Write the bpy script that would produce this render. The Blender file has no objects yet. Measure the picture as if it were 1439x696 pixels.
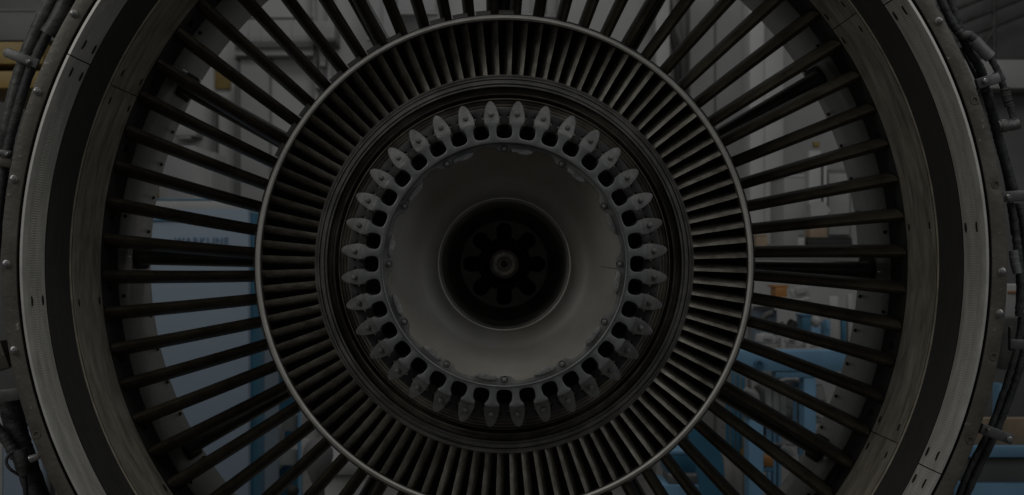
import bpy, bmesh, math, random
from mathutils import Vector, Matrix
random.seed(7)
SC = bpy.context.scene
COL = SC.collection
PI = math.pi
# ------------------------------------------------------------------ camera, world, lights, exposure
F = 1725.0            # focal length in pixels of the 1439 px wide photograph
CX, CY = 708.7, 371.2 # where the engine axis meets the picture
H = 2.1               # height of the engine axis above the floor
cd = bpy.data.cameras.new('camera'); cam = bpy.data.objects.new('camera', cd); COL.objects.link(cam)
cam.location = (0, 0, H); cam.rotation_euler = (math.radians(90), 0, 0)
cd.sensor_width = 36; cd.lens = 36*F/1439
cd.shift_x = (719.5-CX)/1439; cd.shift_y = (CY-348)/1439
cd.clip_start = 0.05; cd.clip_end = 200
cd.dof.use_dof = True; cd.dof.focus_distance = 2.78; cd.dof.aperture_fstop = 4.8
SC.camera = cam
W = bpy.data.worlds.new('World'); SC.world = W; W.use_nodes = True
W.node_tree.nodes['Background'].inputs[0].default_value = (0.9, 0.95, 1.0, 1)
W.node_tree.nodes['Background'].inputs[1].default_value = 1.0
SC.view_settings.view_transform = 'Standard'; SC.view_settings.look = 'None'
SC.view_settings.exposure = -3.35; SC.view_settings.gamma = 1
def lamp(name, loc, target, size, size_y, power, color=(1, 1, 1)):
    l = bpy.data.lights.new(name, 'AREA'); l.shape = 'RECTANGLE'; l.size = size; l.size_y = size_y
    l.energy = power; l.color = color
    o = bpy.data.objects.new(name, l); COL.objects.link(o); o.location = loc
    o.rotation_euler = (Vector(target)-Vector(loc)).to_track_quat('-Z', 'Y').to_euler()
    return o
lamp('ceiling_lamp_front', (0.6, 1.45, H+3.1), (0, 2.75, H-0.3), 1.2, 0.7, 165, (1, 0.99, 0.96))
lamp('fill_lamp_right', (3.2, 0.3, H+2.2), (-0.4, 2.8, H-0.2), 1.3, 1.3, 150, (0.97, 0.985, 1))  # added fill from the right, brightens the left inside of the case
lamp('fill_lamp_left', (-3.2, 0.3, H+2.2), (0.4, 2.8, H-0.2), 1.6, 1.6, 300, (1, 0.985, 0.96))  # added fill from the left, brightens the right inside of the case
lamp('wall_fill_lamp', (-0.8, 8.6, 7.4), (-0.5, 13, 3.0), 5.0, 1.5, 470, (1, 1, 0.98))  # unseen fill added to brighten the far wall
lamp('cabinet_fill_lamp', (-3.0, 4.6, 4.2), (-1.9, 6.7, 1.0), 2.4, 1.6, 135, (1, 1, 0.99))  # unseen fill, set low to brighten the cabinet front
lamp('hall_lamp_right', (2.8, 5.5, 6.2), (2.2, 8.5, 1.6), 3.0, 2.0, 400, (1, 1, 0.99))

# ------------------------------------------------------------------ materials
def mat(name, col, rough=0.5, metal=0.0, var=0.15, scale=18, col2=None, bump=0.0, bscale=120, stretch=None, spots=0.0, emit=None, rings=0.0, rv=0.0):
    m = bpy.data.materials.new(name); m.use_nodes = True
    nt = m.node_tree; N = nt.nodes; L = nt.links
    b = N['Principled BSDF']
    b.inputs['Roughness'].default_value = rough; b.inputs['Metallic'].default_value = metal
    tc = N.new('ShaderNodeTexCoord'); oi = N.new('ShaderNodeObjectInfo')
    mp = N.new('ShaderNodeVectorMath'); mp.operation = 'MULTIPLY_ADD'
    mu = N.new('ShaderNodeMath'); mu.operation = 'MULTIPLY'; mu.inputs[1].default_value = 37.0
    L.new(oi.outputs['Random'], mu.inputs[0])
    L.new(tc.outputs['Object'], mp.inputs[0]); mp.inputs[1].default_value = stretch or (1, 1, 1)
    L.new(mu.outputs[0], mp.inputs[2])
    n1 = N.new('ShaderNodeTexNoise'); n1.inputs['Scale'].default_value = scale; n1.inputs['Detail'].default_value = 8
    n1.inputs['Roughness'].default_value = 0.65
    L.new(mp.outputs[0], n1.inputs['Vector'])
    r = N.new('ShaderNodeValToRGB')
    c2 = col2 or tuple(max(0, c*(1-2.2*var)) for c in col)
    r.color_ramp.elements[0].position = 0.3; r.color_ramp.elements[0].color = (*c2, 1)
    r.color_ramp.elements[1].position = 0.68; r.color_ramp.elements[1].color = (*[c*(1+0.5*var) for c in col], 1)
    L.new(n1.outputs['Fac'], r.inputs[0])
    out = r.outputs[0]
    n2 = N.new('ShaderNodeTexNoise'); n2.inputs['Scale'].default_value = bscale; n2.inputs['Detail'].default_value = 4
    L.new(mp.outputs[0], n2.inputs['Vector'])
    if spots:
        rs = N.new('ShaderNodeValToRGB'); rs.color_ramp.elements[0].position = 0.66; rs.color_ramp.elements[1].position = 0.74
        L.new(n2.outputs['Fac'], rs.inputs[0])
        mx = N.new('ShaderNodeMixRGB'); mx.inputs[2].default_value = (*[min(0.7, c*2.2+spots) for c in col], 1)
        L.new(rs.outputs[0], mx.inputs[0]); L.new(out, mx.inputs[1]); out = mx.outputs[0]
    def scale_by(fac, lo, hi, out):
        mr = N.new('ShaderNodeMapRange'); mr.inputs[1].default_value = 0.0; mr.inputs[2].default_value = 1.0
        mr.inputs[3].default_value = lo; mr.inputs[4].default_value = hi; L.new(fac, mr.inputs[0])
        vm = N.new('ShaderNodeVectorMath'); vm.operation = 'SCALE'; L.new(out, vm.inputs[0]); L.new(mr.outputs[0], vm.inputs['Scale'])
        return vm.outputs[0]
    if rv: out = scale_by(oi.outputs['Random'], 1-rv, 1+rv, out)
    if rings:   # turning marks about the axis
        sp = N.new('ShaderNodeVectorMath'); sp.operation = 'MULTIPLY'; sp.inputs[1].default_value = (1, 0, 1); L.new(tc.outputs['Object'], sp.inputs[0])
        ln = N.new('ShaderNodeVectorMath'); ln.operation = 'LENGTH'; L.new(sp.outputs[0], ln.inputs[0])
        n3 = N.new('ShaderNodeTexNoise'); n3.noise_dimensions = '1D'; n3.inputs['Scale'].default_value = rings; n3.inputs['Detail'].default_value = 5
        L.new(ln.outputs['Value'], n3.inputs['W']); out = scale_by(n3.outputs['Fac'], 0.72, 1.28, out)
    L.new(out, b.inputs['Base Color'])
    rr = N.new('ShaderNodeMapRange'); rr.inputs[3].default_value = max(0.05, rough-0.1); rr.inputs[4].default_value = min(1, rough+0.12)
    L.new(n1.outputs['Fac'], rr.inputs[0]); L.new(rr.outputs[0], b.inputs['Roughness'])
    if bump:
        bp = N.new('ShaderNodeBump'); bp.inputs['Strength'].default_value = bump; bp.inputs['Distance'].default_value = 0.004
        L.new(n2.outputs['Fac'], bp.inputs['Height']); L.new(bp.outputs[0], b.inputs['Normal'])
    if emit:
        b.inputs['Emission Color'].default_value = (*emit[0], 1); b.inputs['Emission Strength'].default_value = emit[1]
    return m
M = {
 'flange':  mat('worn flange metal', (0.115, 0.106, 0.088), 0.5, 0.35, 0.3, 9, (0.07, 0.06, 0.045), 0.25, 90, spots=0.02),
 'shell':   mat('dark case shell', (0.07, 0.07, 0.065), 0.6, 0.3, 0.3, 12),
 'black':   mat('black and recess shade', (0.008, 0.008, 0.007), 0.7, 0.0, 0.2, 20),  # plain black things, and the painted shade of gaps, slots and recesses
 'liner':   mat('grey acoustic liner', (0.46, 0.45, 0.41), 0.55, 0.1, 0.16, 9, None, 0.1, 300, (1, 5, 1)),
 'lip':     mat('pale liner lip', (0.52, 0.51, 0.47), 0.5, 0.2, 0.12, 14),
 'rub':     mat('dark abradable', (0.034, 0.032, 0.030), 0.6, 0.0, 0.16, 14, None, 0.15, 400, (1, 9, 1)),
 'brown':   mat('stained brown liner', (0.29, 0.265, 0.215), 0.5, 0.2, 0.3, 9, (0.115, 0.098, 0.070), 0.3, 160, (1, 4, 1), spots=0.02),
 'edge':    mat('bright edge', (0.45, 0.40, 0.31), 0.4, 0.5, 0.2, 20),
 'vcase_shade':   mat('shadowed vane case', (0.014, 0.013, 0.011), 0.6, 0.2, 0.3, 25),  # near black because the band's deep shadow is put into the colour
 'aft':     mat('grey aft panel', (0.44, 0.425, 0.385), 0.34, 0.1, 0.22, 10, None, 0.2, 260),
 'vane':    mat('dark bronze vane', (0.110, 0.096, 0.069), 0.36, 0.2, 0.35, 14, (0.040, 0.034, 0.023), 0.4, 240, spots=0.03, rv=0.22),
 'strut':   mat('grey strut', (0.20, 0.195, 0.18), 0.38, 0.3, 0.25, 12),
 'split':   mat('polished splitter lip', (0.78, 0.76, 0.70), 0.32, 0.15, 0.15, 12),
 'plat':    mat('pale vane platform', (0.42, 0.41, 0.39), 0.5, 0.2, 0.25, 30),
 'igv':     mat('worn inlet vane', (0.42, 0.40, 0.345), 0.45, 0.15, 0.3, 30, (0.16, 0.14, 0.105), 0.45, 230, spots=0.10, rv=0.25),
 'spool':   mat('spool metal', (0.22, 0.215, 0.20), 0.38, 0.3, 0.25, 16, None, 0.1, 200, rings=260),
 'spooldk': mat('dark grooved spool', (0.20, 0.178, 0.142), 0.5, 0.3, 0.3, 22, rings=300),
 'disk':    mat('grey fan disk', (0.18, 0.182, 0.18), 0.4, 0.5, 0.16, 26, None, 0.06, 300),
 'bullet':  mat('grey retainer', (0.165, 0.165, 0.16), 0.6, 0.2, 0.25, 45, None, 0.2, 420, rv=0.18),
 'lock':    mat('dark slot lock', (0.07, 0.07, 0.068), 0.55, 0.3, 0.25, 40),
 'scal':    mat('scalloped flange metal', (0.20, 0.20, 0.19), 0.40, 0.35, 0.2, 26, None, 0.1, 240),
 'plate':   mat('balance plate metal', (0.26, 0.26, 0.25), 0.42, 0.35, 0.25, 50, None, 0.15, 300),
 'dish':    mat('dull dish paint', (0.275, 0.27, 0.254), 0.55, 0.1, 0.12, 5, (0.225, 0.205, 0.168), 0.10, 330),
 'bore':    mat('dark bore', (0.26, 0.25, 0.225), 0.4, 0.3, 0.2, 14),
 'borepl':  mat('bore plate', (0.34, 0.32, 0.28), 0.55, 0.2, 0.2, 20),
 'nut':     mat('centre nut metal', (0.30, 0.28, 0.235), 0.4, 0.1, 0.3, 60, rings=400),
 'bolt':    mat('steel bolt', (0.30, 0.295, 0.285), 0.35, 0.7, 0.2, 60),
 'cable':   mat('braided dark cable', (0.05, 0.05, 0.049), 0.55, 0.1, 0.4, 40, None, 0.5, 260),
 'duct':    mat('taped grey conduit', (0.08, 0.08, 0.077), 0.5, 0.15, 0.35, 26, None, 0.4, 120),
 'clamp':   mat('pale clamp metal', (0.135, 0.135, 0.13), 0.45, 0.4, 0.2, 30, None, 0.1, 200),
 'sleeve':  mat('pale connector sleeve', (0.17, 0.17, 0.17), 0.5, 0.0, 0.15, 30),
 'wall':    mat('pale hall wall', (0.38, 0.38, 0.365), 0.8, 0, 0.06, 1.5, None, 0.0),
 'walld':   mat('grey hall panel', (0.28, 0.28, 0.27), 0.8, 0, 0.08, 2),
 'dgrey':   mat('dark grey panel', (0.11, 0.11, 0.106), 0.7, 0, 0.12, 3),
 'white':   mat('white paint', (0.31, 0.31, 0.30), 0.6, 0, 0.06, 4),
 'lockerp': mat('pale locker paint', (0.36, 0.36, 0.348), 0.6, 0, 0.08, 3),
 'floor':   mat('hall floor', (0.22, 0.21, 0.19), 0.5, 0, 0.15, 3),
 'paleblue':mat('pale blue panel', (0.18, 0.23, 0.282), 0.55, 0, 0.04, 2),
 'blue':    mat('blue enamel', (0.024, 0.125, 0.205), 0.45, 0, 0.12, 4),
 'midblue': mat('blue beam paint', (0.13, 0.27, 0.40), 0.5, 0, 0.1, 4),
 'navy':    mat('navy lettering', (0.05, 0.13, 0.22), 0.6, 0, 0.1, 4),
 'yellow':  mat('yellow sign paint', (0.19, 0.125, 0.028), 0.6, 0, 0.15, 12),
 'orange':  mat('orange plastic', (0.30, 0.125, 0.025), 0.5, 0, 0.1, 12),
 'tan':     mat('tan cardboard', (0.26, 0.195, 0.13), 0.8, 0, 0.15, 9),
 'lamp':    mat('lit window', (0.25, 0.25, 0.25), 0.5, 0, 0.02, 2, emit=((1, 1, 1.0), 0.10)),
}
# ------------------------------------------------------------------ helpers
rad = math.radians
def pt(px, py, d): return Vector(((px-CX)*d/F, d, H-(py-CY)*d/F))
def link(name, me, m=None, parent=None, loc=None, roty=0.0):
    o = bpy.data.objects.new(name, me); COL.objects.link(o)
    if m is not None and not me.materials: me.materials.append(m)
    if parent is not None: o.parent = parent
    if loc is not None: o.location = loc
    if roty: o.rotation_euler = (0, roty, 0)
    return o
def finish(bm, name, smooth=35, recalc=True):
    if recalc: bmesh.ops.recalc_face_normals(bm, faces=bm.faces[:])
    me = bpy.data.meshes.new(name); bm.to_mesh(me); bm.free()
    if smooth:
        me.shade_smooth(); me.set_sharp_from_angle(angle=math.radians(smooth))
    return me
def revolve(prof, n=180, a0=0.0, a1=360.0, closed=True, jitter=None):
    """prof: list of (pixel radius at depth d, d); rings about the engine axis"""
    bm = bmesh.new(); full = abs(a1-a0-360) < 1e-6
    cols = []
    cnt = n if full else n+1
    for i in range(cnt):
        a = math.radians(a0+(a1-a0)*i/n); ca, sa = math.cos(a), math.sin(a)
        ring = []
        for j, (r, d) in enumerate(prof):
            R = r*d/F
            if jitter: R += jitter(i, j)
            ring.append(bm.verts.new((R*ca, d, -R*sa)))
        cols.append(ring)
    k = len(prof)
    for i in range(n):
        A = cols[i]; B = cols[(i+1) % cnt]
        for j in range(k if closed else k-1):
            bm.faces.new((A[j], A[(j+1) % k], B[(j+1) % k], B[j]))
    if closed and not full:
        bm.faces.new(cols[0]); bm.faces.new(list(reversed(cols[-1])))
    return bm
def plate(outer, holes, d0, d1, bev=0.0, segs=2, shear=None):
    """outer/holes: loops of (radius px, angle deg) at depth d0; extruded to d1. shear(R)->extra depth"""
    bm = bmesh.new(); edges = []
    for loop in [outer]+holes:
        vs = []
        for (r, a) in loop:
            R = r*d0/F; a = math.radians(a)
            vs.append(bm.verts.new((R*math.cos(a), d0, -R*math.sin(a))))
        for i in range(len(vs)): edges.append(bm.edges.new((vs[i], vs[(i+1) % len(vs)])))
    bmesh.ops.triangle_fill(bm, edges=edges, use_beauty=True)
    front = bm.faces[:]
    ext = bmesh.ops.extrude_face_region(bm, geom=front)
    nv = [g for g in ext['geom'] if isinstance(g, bmesh.types.BMVert)]
    bmesh.ops.translate(bm, verts=nv, vec=(0, d1-d0, 0))
    bmesh.ops.recalc_face_normals(bm, faces=bm.faces[:])
    if bev:
        bm.edges.ensure_lookup_table()
        es = [e for e in bm.edges if len(e.link_faces) == 2 and all(abs(v.co.y-d0) < 1e-6 for v in e.verts)
              and abs(e.link_faces[0].normal.dot(e.link_faces[1].normal)) < 0.5]
        bmesh.ops.bevel(bm, geom=es, offset=bev, segments=segs, affect='EDGES', profile=0.5)
    if shear:
        for v in bm.verts: v.co.y += shear(math.hypot(v.co.x, v.co.z))
    return bm
def circ_loop(r0, a0, rad, d, n=14):
    """a hole of pixel radius rad about the point (r0, a0)"""
    out = []
    x0, y0 = r0*math.cos(math.radians(a0)), r0*math.sin(math.radians(a0))
    for i in range(n):
        t = 2*PI*i/n; x = x0+rad*math.cos(t); y = y0+rad*math.sin(t)
        out.append((math.hypot(x, y), math.degrees(math.atan2(y, x))))
    return out
def arc(r, a0, a1, n): return [(r, a0+(a1-a0)*i/n) for i in range(n+1)]
def lathe_y(pts, n=16):
    """small turned piece about the local y axis; pts (radius m, y m)"""
    bm = bmesh.new(); rows = []
    for (r, y) in pts:
        rows.append([bm.verts.new((r*math.cos(2*PI*i/n), y, r*math.sin(2*PI*i/n))) for i in range(n)])
    for A, B in zip(rows, rows[1:]):
        for i in range(n): bm.faces.new((A[i], A[(i+1) % n], B[(i+1) % n], B[i]))
    bm.faces.new(rows[0]); bm.faces.new(list(reversed(rows[-1])))
    return bm
def box(bm, c, s, rot=None, bev=0.0):
    r = bmesh.ops.create_cube(bm, size=1.0)
    mx = Matrix.Translation(c) @ (rot.to_4x4() if rot else Matrix.Identity(4)) @ Matrix.Diagonal((*s, 1))
    bmesh.ops.transform(bm, matrix=mx, verts=r['verts'])
    if bev:
        es = list({e for v in r['verts'] for e in v.link_edges})
        bmesh.ops.bevel(bm, geom=es, offset=bev, segments=2, affect='EDGES', profile=0.5)
def catmull(P, per=8):
    Q = [P[0]]+P+[P[-1]]; out = []
    for i in range(1, len(Q)-2):
        a, b, c, d = Q[i-1], Q[i], Q[i+1], Q[i+2]
        for k in range(per):
            t = k/per
            out.append(0.5*((2*b)+(c-a)*t+(2*a-5*b+4*c-d)*t*t+(3*b-a-3*c+d)*t**3))
    out.append(Q[-2]); return out
def tube(points, rad, n=12, per=8, wobble=0.0, smooth=True):
    P = catmull(points, per) if smooth else points
    bm = bmesh.new(); rows = []; up = Vector((0, 1, 0))
    for i, p in enumerate(P):
        t = (P[min(i+1, len(P)-1)]-P[max(i-1, 0)]).normalized()
        u = t.cross(up); u = u.normalized() if u.length > 1e-4 else Vector((1, 0, 0)); v = u.cross(t)
        rr = (rad(i/(len(P)-1)) if callable(rad) else rad)*(1+wobble*random.uniform(-1, 1))
        rows.append([bm.verts.new(p+u*rr*math.cos(2*PI*k/n)+v*rr*math.sin(2*PI*k/n)) for k in range(n)])
    for A, B in zip(rows, rows[1:]):
        for k in range(n): bm.faces.new((A[k], A[(k+1) % n], B[(k+1) % n], B[k]))
    bm.faces.new(rows[0]); bm.faces.new(list(reversed(rows[-1])))
    return bm

# ------------------------------------------------------------------ the hall: floor, walls
def struct(name, bm, m):
    o = link(name, finish(bm, name, 30), m); o['kind'] = 'structure'; return o
WD = 13.0
bm = bmesh.new(); box(bm, (0, 8, -0.05), (40, 34, 0.1)); struct('floor', bm, M['floor'])
bm = bmesh.new(); box(bm, (0, WD+0.1, 5), (40, 0.2, 10)); struct('wall', bm, M['wall'])

def pbox(bm, x0, y0, x1, y1, d, th, bev=0.004):
    if y1 == 999: y1 = CY+(H-0.002)*F/d      # down to the floor
    a = pt(x0, y1, d); b = pt(x1, y0, d)
    box(bm, ((a.x+b.x)/2, d+th/2, (a.z+b.z)/2), (abs(b.x-a.x), th, abs(b.z-a.z)), None, min(bev, abs(b.x-a.x)*0.2, abs(b.z-a.z)*0.2))
def thing(name, label, cat, loc, group=None):
    e = bpy.data.objects.new(name, None); COL.objects.link(e); e.location = loc; e.empty_display_size = 0.1
    e['label'] = label; e['category'] = cat
    if group: e['group'] = group
    return e
def under(o, parent):
    o.parent = parent; o.location = -Vector(parent.location); return o
def boxes(name, label, cat, d, parts, group=None):
    """parts: (part name, x0,y0,x1,y1, thickness, material, dd)"""
    if len(parts) == 1:
        p = parts[0]; bm = bmesh.new(); pbox(bm, *p[1:5], d+(p[7] if len(p) > 7 else 0), p[5])
        o = link(name, finish(bm, name, 30), p[6]); o['label'] = label; o['category'] = cat
        if group: o['group'] = group
        return o
    xs = [p[1] for p in parts]+[p[3] for p in parts]; ys = [p[4] if p[4] != 999 else CY+H*F/d for p in parts]
    e = thing(name, label, cat, pt((min(xs)+max(xs))/2, max(ys), d), group)
    for p in parts:
        bm = bmesh.new(); pbox(bm, *p[1:5], d+(p[7] if len(p) > 7 else 0), p[5])
        under(link(p[0], finish(bm, p[0], 30), p[6]), e)
    return e

# left of the engine, seen through the vanes
cab = boxes('machine_cabinet', 'large pale blue machine cabinet with lettering and white top trim', 'cabinet', 6.6, [
    ('body', 150, 294, 349, 999, 0.9, M['paleblue']),
    ('top_trim', 150, 282.5, 352, 294.5, 0.8, M['white'], 0.03),
    ('side_strip', 349.4, 299, 357, 999, 0.3, M['blue'], 0.06),
    ('trim_line', 150, 279.5, 318, 282, 0.7, M['blue'], 0.05),
    ('trim_line', 150, 308, 255, 311, 0.02, M['blue'], -0.012)])
tx = bpy.data.curves.new('lettering', 'FONT'); tx.body = 'WARKLINE'; tx.align_x = 'CENTER'; tx.size = 0.052; tx.extrude = 0.002; tx.space_character = 1.18
to = bpy.data.objects.new('lettering', tx); COL.objects.link(to)
bpy.context.view_layer.update(); tm = bpy.data.meshes.new_from_object(to); bpy.data.objects.remove(to)
to = link('lettering', tm, None, cab); tm.materials.clear(); tm.materials.append(M['navy'])
to.location = pt(283, 343, 6.594)-cab.location; to.rotation_euler = (PI/2, 0, 0)
boxes('storage_rack', 'blue steel storage rack with pale shelves beside the pale blue cabinet', 'rack', 7.6, [
    ('back_panel', 344, 300, 424, 999, 0.04, M['blue'], 0.6),
    ('post', 380, 470, 383, 999, 0.05, M['midblue'], 0.0),
    ('post', 418, 520, 422, 999, 0.05, M['midblue'], 0.0),
    ('shelf', 345, 424, 379.8, 441, 0.5, M['walld'], 0.05),
    ('shelf', 345, 497, 379.8, 514, 0.5, M['walld'], 0.05),
    ('shelf', 345, 607, 379.8, 640, 0.5, M['wall'], 0.05),
    ('shelf', 383.2, 632, 417.8, 654, 0.5, M['wall'], 0.05),
    ('shelf', 396, 583, 417.8, 606, 0.4, M['walld'], 0.05),
    ('shelf', 345, 655, 379.8, 672, 0.5, M['wall'], 0.05)])
boxes('work_table', 'grey beige work table below the lower rim of the blade ring', 'table', 6.0, [
    ('table_top', 442, 648, 502, 668, 0.5, M['walld']), ('panel', 446, 668.5, 500, 999, 0.4, M['wall'], 0.05)])
bm = bmesh.new(); bmesh.ops.create_icosphere(bm, subdivisions=3, radius=0.085)
for v in bm.verts:
    v.co.x *= 0.75*(1+0.25*math.sin(v.co.z*30)); v.co.z *= 1.35
bmesh.ops.translate(bm, verts=bm.verts[:], vec=pt(447, 650, 5.7))
o = thing('equipment_bag', '', 'bag', pt(447, CY+H*F/5.7, 5.7)); under(link('bag_body', finish(bm, 'bag_body', 60), M['dgrey']), o)
bm = bmesh.new(); pbox(bm, 440, 680, 454, 999, 5.68, 0.06); under(link('stand', finish(bm, 'stand'), M['shell']), o); o['label'] = 'dark slumped equipment bag between the blue rack and beige table'; o['category'] = 'bag'
bm = bmesh.new(); bmesh.ops.create_uvsphere(bm, u_segments=20, v_segments=12, radius=0.031); bmesh.ops.translate(bm, verts=bm.verts[:], vec=pt(411.5, 690, 6.2))
bm2 = bmesh.new(); pbox(bm2, 408.5, 698, 414.5, 999, 6.19, 0.02)
t = thing('support_post', 'thin post with a round black ball on top in front of blue rack', 'post', pt(411.5, CY+H*F/6.2, 6.2))
under(link('ball_top', finish(bm, 'ball_top'), M['black']), t); under(link('post', finish(bm2, 'post'), M['dgrey']), t)
# upper left wall fittings
boxes('mezzanine', 'grey mezzanine edge with railing high on the upper left wall', 'balcony', 12.7, [
    ('slab', 330, 58, 440, 67, 0.29, M['dgrey']), ('slab_face', 330, 67.5, 440, 78, 0.24, M['walld'], 0.05),
    ('rail', 330, 24, 440, 27, 0.04, M['dgrey']),
    ('baluster', 347, 27.3, 349.5, 57.7, 0.03, M['white']), ('baluster', 364, 27.3, 366.5, 57.7, 0.03, M['white']),
    ('baluster', 379, 27.3, 381.5, 57.7, 0.03, M['white']), ('baluster', 408, 27.3, 410.5, 57.7, 0.03, M['white'])])
boxes('hazard_sign', 'yellow square sign on the upper left wall behind the vanes', 'sign', 12.96, [('panel', 302, 92, 324, 125, 0.03, M['yellow'])])
boxes('door_frame', 'grey wall door with dark jamb below the yellow sign', 'door', 12.85, [
    ('door_panel', 338, 84, 378, 999, 0.14, M['walld']), ('jamb', 329.5, 118, 337.5, 999, 0.14, M['dgrey']), ('lintel', 329.5, 80, 380, 83.5, 0.14, M['dgrey']), ('jamb', 298, 138, 303, 999, 0.14, M['dgrey'])])
boxes('wall_cabinet', 'tall grey locker between the door and the blade ring', 'locker', 9.6, [
    ('body', 275, 214, 302, 999, 0.4, M['walld']), ('plinth', 274, 700, 303, 999, 0.42, M['dgrey'], -0.01)])
boxes('wall_light', 'small white box light on the wall above the white locker', 'light', 12.7, [('housing', 243, 180, 276, 191, 0.29, M['white']), ('bracket', 250, 191.5, 268, 195, 0.28, M['walld'], 0.01)])
boxes('white_locker', 'white locker standing behind the pale blue cabinet', 'locker', 8.6, [
    ('body', 205, 205, 274, 999, 0.5, M['lockerp']), ('handle', 219, 262, 222, 279, 0.03, M['yellow'], -0.04)])
def pipe(name, label, pts, d, rad, m, cat='pipe', group=None):
    o = link(name, finish(tube([pt(x, y, d) for x, y in pts], rad, 10), name, 60), m); o['label'] = label; o['category'] = cat
    if group: o['group'] = group
    return o
pipe('wall_pipe', 'thin pale pipe running down the upper left wall, left one', [(440, -60), (441, 40), (443, 105), (450, 300), (452, 640)], 12.9, 0.026, M['walld'], 'pipe', 'pipes on the upper left wall')
pipe('wall_pipe', 'thin pale pipe running down the upper left wall, right one', [(463, -60), (463, 60), (462, 300), (462, 640)], 12.88, 0.028, M['white'], 'pipe', 'pipes on the upper left wall')
boxes('switch_box', 'small pale switch box on the pipe of the upper left wall', 'box', 12.8, [('box', 449, 78, 457, 93, 0.19, M['white']), ('clamp', 443, 112, 452, 124, 0.17, M['walld'], 0.02)])
boxes('duct_band', 'horizontal grey duct along the upper wall behind the pipes', 'duct', 12.55, [('duct', 441.5, 30, 470, 54, 0.44, M['walld']), ('flange', 441.5, 54.5, 470, 57.8, 0.46, M['dgrey'], -0.02)])
# bright lit windows above the blade ring
for x0, y0, x1, y1, lab in ((517, -80, 556, 52, 'tall bright lit window left of the top vane'), (558, -80, 612, 16, 'bright lit window above a grey sill, second from left'),
                       (732, -80, 761, 18, 'bright lit window just right of the top black strut'), (768, -80, 793, 20, 'narrow bright lit window right of the top vanes')):
    boxes('window', lab, 'window', 12.6, [('glass_pane', x0, y0, x1, y1, 0.05, M['lamp']), ('sill', x0-2, y1+0.5, x1+2, y1+4, 0.12, M['white'], -0.05), ('mullion', (x0+x1)/2-0.8, y0, (x0+x1)/2+0.8, y1, 0.03, M['white'], -0.04)], 'lit windows high in the hall')
# upper right
boxes('wall_column', 'dark grey wall panel right of the lit windows', 'panel', 12.0, [('panel', 796, -60, 918, 999, 0.98, M['walld'])])
boxes('white_column', 'narrow white column behind the upper right vanes', 'column', 11.6, [('shaft', 922, -60, 941, 999, 0.3, M['white'])])
pipe('conduit', 'dark pipe descending beside the narrow white column', [(936, -40), (944, 40), (952, 90), (958, 300), (958, 640)], 12.9, 0.035, M['dgrey'], 'pipe', 'pipes beside the white column')
pipe('conduit', 'grey pipe just right of the dark descending pipe', [(944, -40), (952, 40), (961, 90), (968, 300), (968, 640)], 12.88, 0.035, M['walld'], 'pipe', 'pipes beside the white column')
boxes('wall_board', 'grey upright wall panel behind the right vanes', 'panel', 12.2, [('panel', 970, -80, 1052, 999, 0.3, M['walld']), ('joint', 1004, -80, 1006, 999, 0.02, M['dgrey'], -0.015)])
boxes('white_pillar', 'broad white pillar behind the right guide vanes', 'column', 10.8, [('shaft', 1054, -80, 1074, 999, 0.4, M['wall']), ('face', 1074.5, 60, 1101, 999, 0.45, M['white'])])
boxes('grey_locker', 'grey locker right of the broad white pillar', 'locker', 9.5, [('body', 1102, 250, 1136, 999, 0.5, M['walld']), ('top', 1101, 246, 1137, 249.5, 0.52, M['wall'])])
boxes('light_post', 'white upright post topped by a small yellow tag', 'post', 9.0, [('post', 1137, 212, 1154, 999, 0.12, M['white']), ('post_edge', 1158, 230, 1162, 999, 0.1, M['wall']), ('tag', 1144, 199, 1152, 207, 0.05, M['yellow'])])
boxes('dark_cabinet', 'dark grey cabinet beside the white post', 'cabinet', 9.2, [('body', 1163, 238, 1196, 999, 0.4, M['dgrey']), ('door', 1165, 244, 1194, 330, 0.02, M['walld'], -0.025)])
bm = bmesh.new()
pr = [(1138, 286), (1148, 282), (1160, 285), (1167, 296), (1160, 306), (1140, 306)]
f0 = [bm.verts.new(pt(x, y, 8.72)) for x, y in pr]; f1 = [bm.verts.new(pt(x, y, 8.72)+Vector((0, 0.12, 0))) for x, y in pr]
bm.faces.new(f0); bm.faces.new(list(reversed(f1)))
for i in range(6): bm.faces.new((f0[i], f1[i], f1[(i+1) % 6], f0[(i+1) % 6]))
o = link('wrapped_parcel', finish(bm, 'wrapped_parcel', 20), M['white']); o['label'] = 'white angular wrapped parcel in front of the dark cabinet'; o['category'] = 'parcel'
boxes('bench', 'pale workbench top behind the three o clock strut', 'bench', 8.6, [('bench_top', 1050, 347.5, 1215, 352, 0.8, M['wall']), ('front', 1052, 352.5, 1213, 999, 0.6, M['walld'], 0.1)])
boxes('carton', 'tan carton at the left end of the bench', 'carton', 8.7, [('carton', 1063, 332, 1079, 347, 0.15, M['tan']), ('lid', 1063, 329.5, 1079, 331.7, 0.15, M['tan'])], 'cartons on the bench')
boxes('carton', 'tan carton behind the black case on the bench', 'carton', 8.72, [('carton', 1138, 310, 1163, 347.3, 0.15, M['tan']), ('lid', 1137, 306.4, 1164, 309.7, 0.15, M['tan'])], 'cartons on the bench')
boxes('instrument_case', 'long black case lying on the bench', 'case', 8.65, [('body', 1135, 336, 1198, 347.3, 0.25, M['black']), ('lid', 1136, 333.5, 1197, 335.7, 0.24, M['black'])])
boxes('white_bottle', 'small white canister on the bench left of the black case', 'canister', 8.66, [('body', 1122, 334, 1131, 347.3, 0.05, M['white']), ('cap', 1124, 329, 1129, 333.7, 0.03, M['dgrey'])])
boxes('white_bottle', 'pale flat dish on the bench beside the tan carton', 'dish', 8.66, [('body', 1081, 343.5, 1095, 347.3, 0.07, M['dgrey'])])
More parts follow.
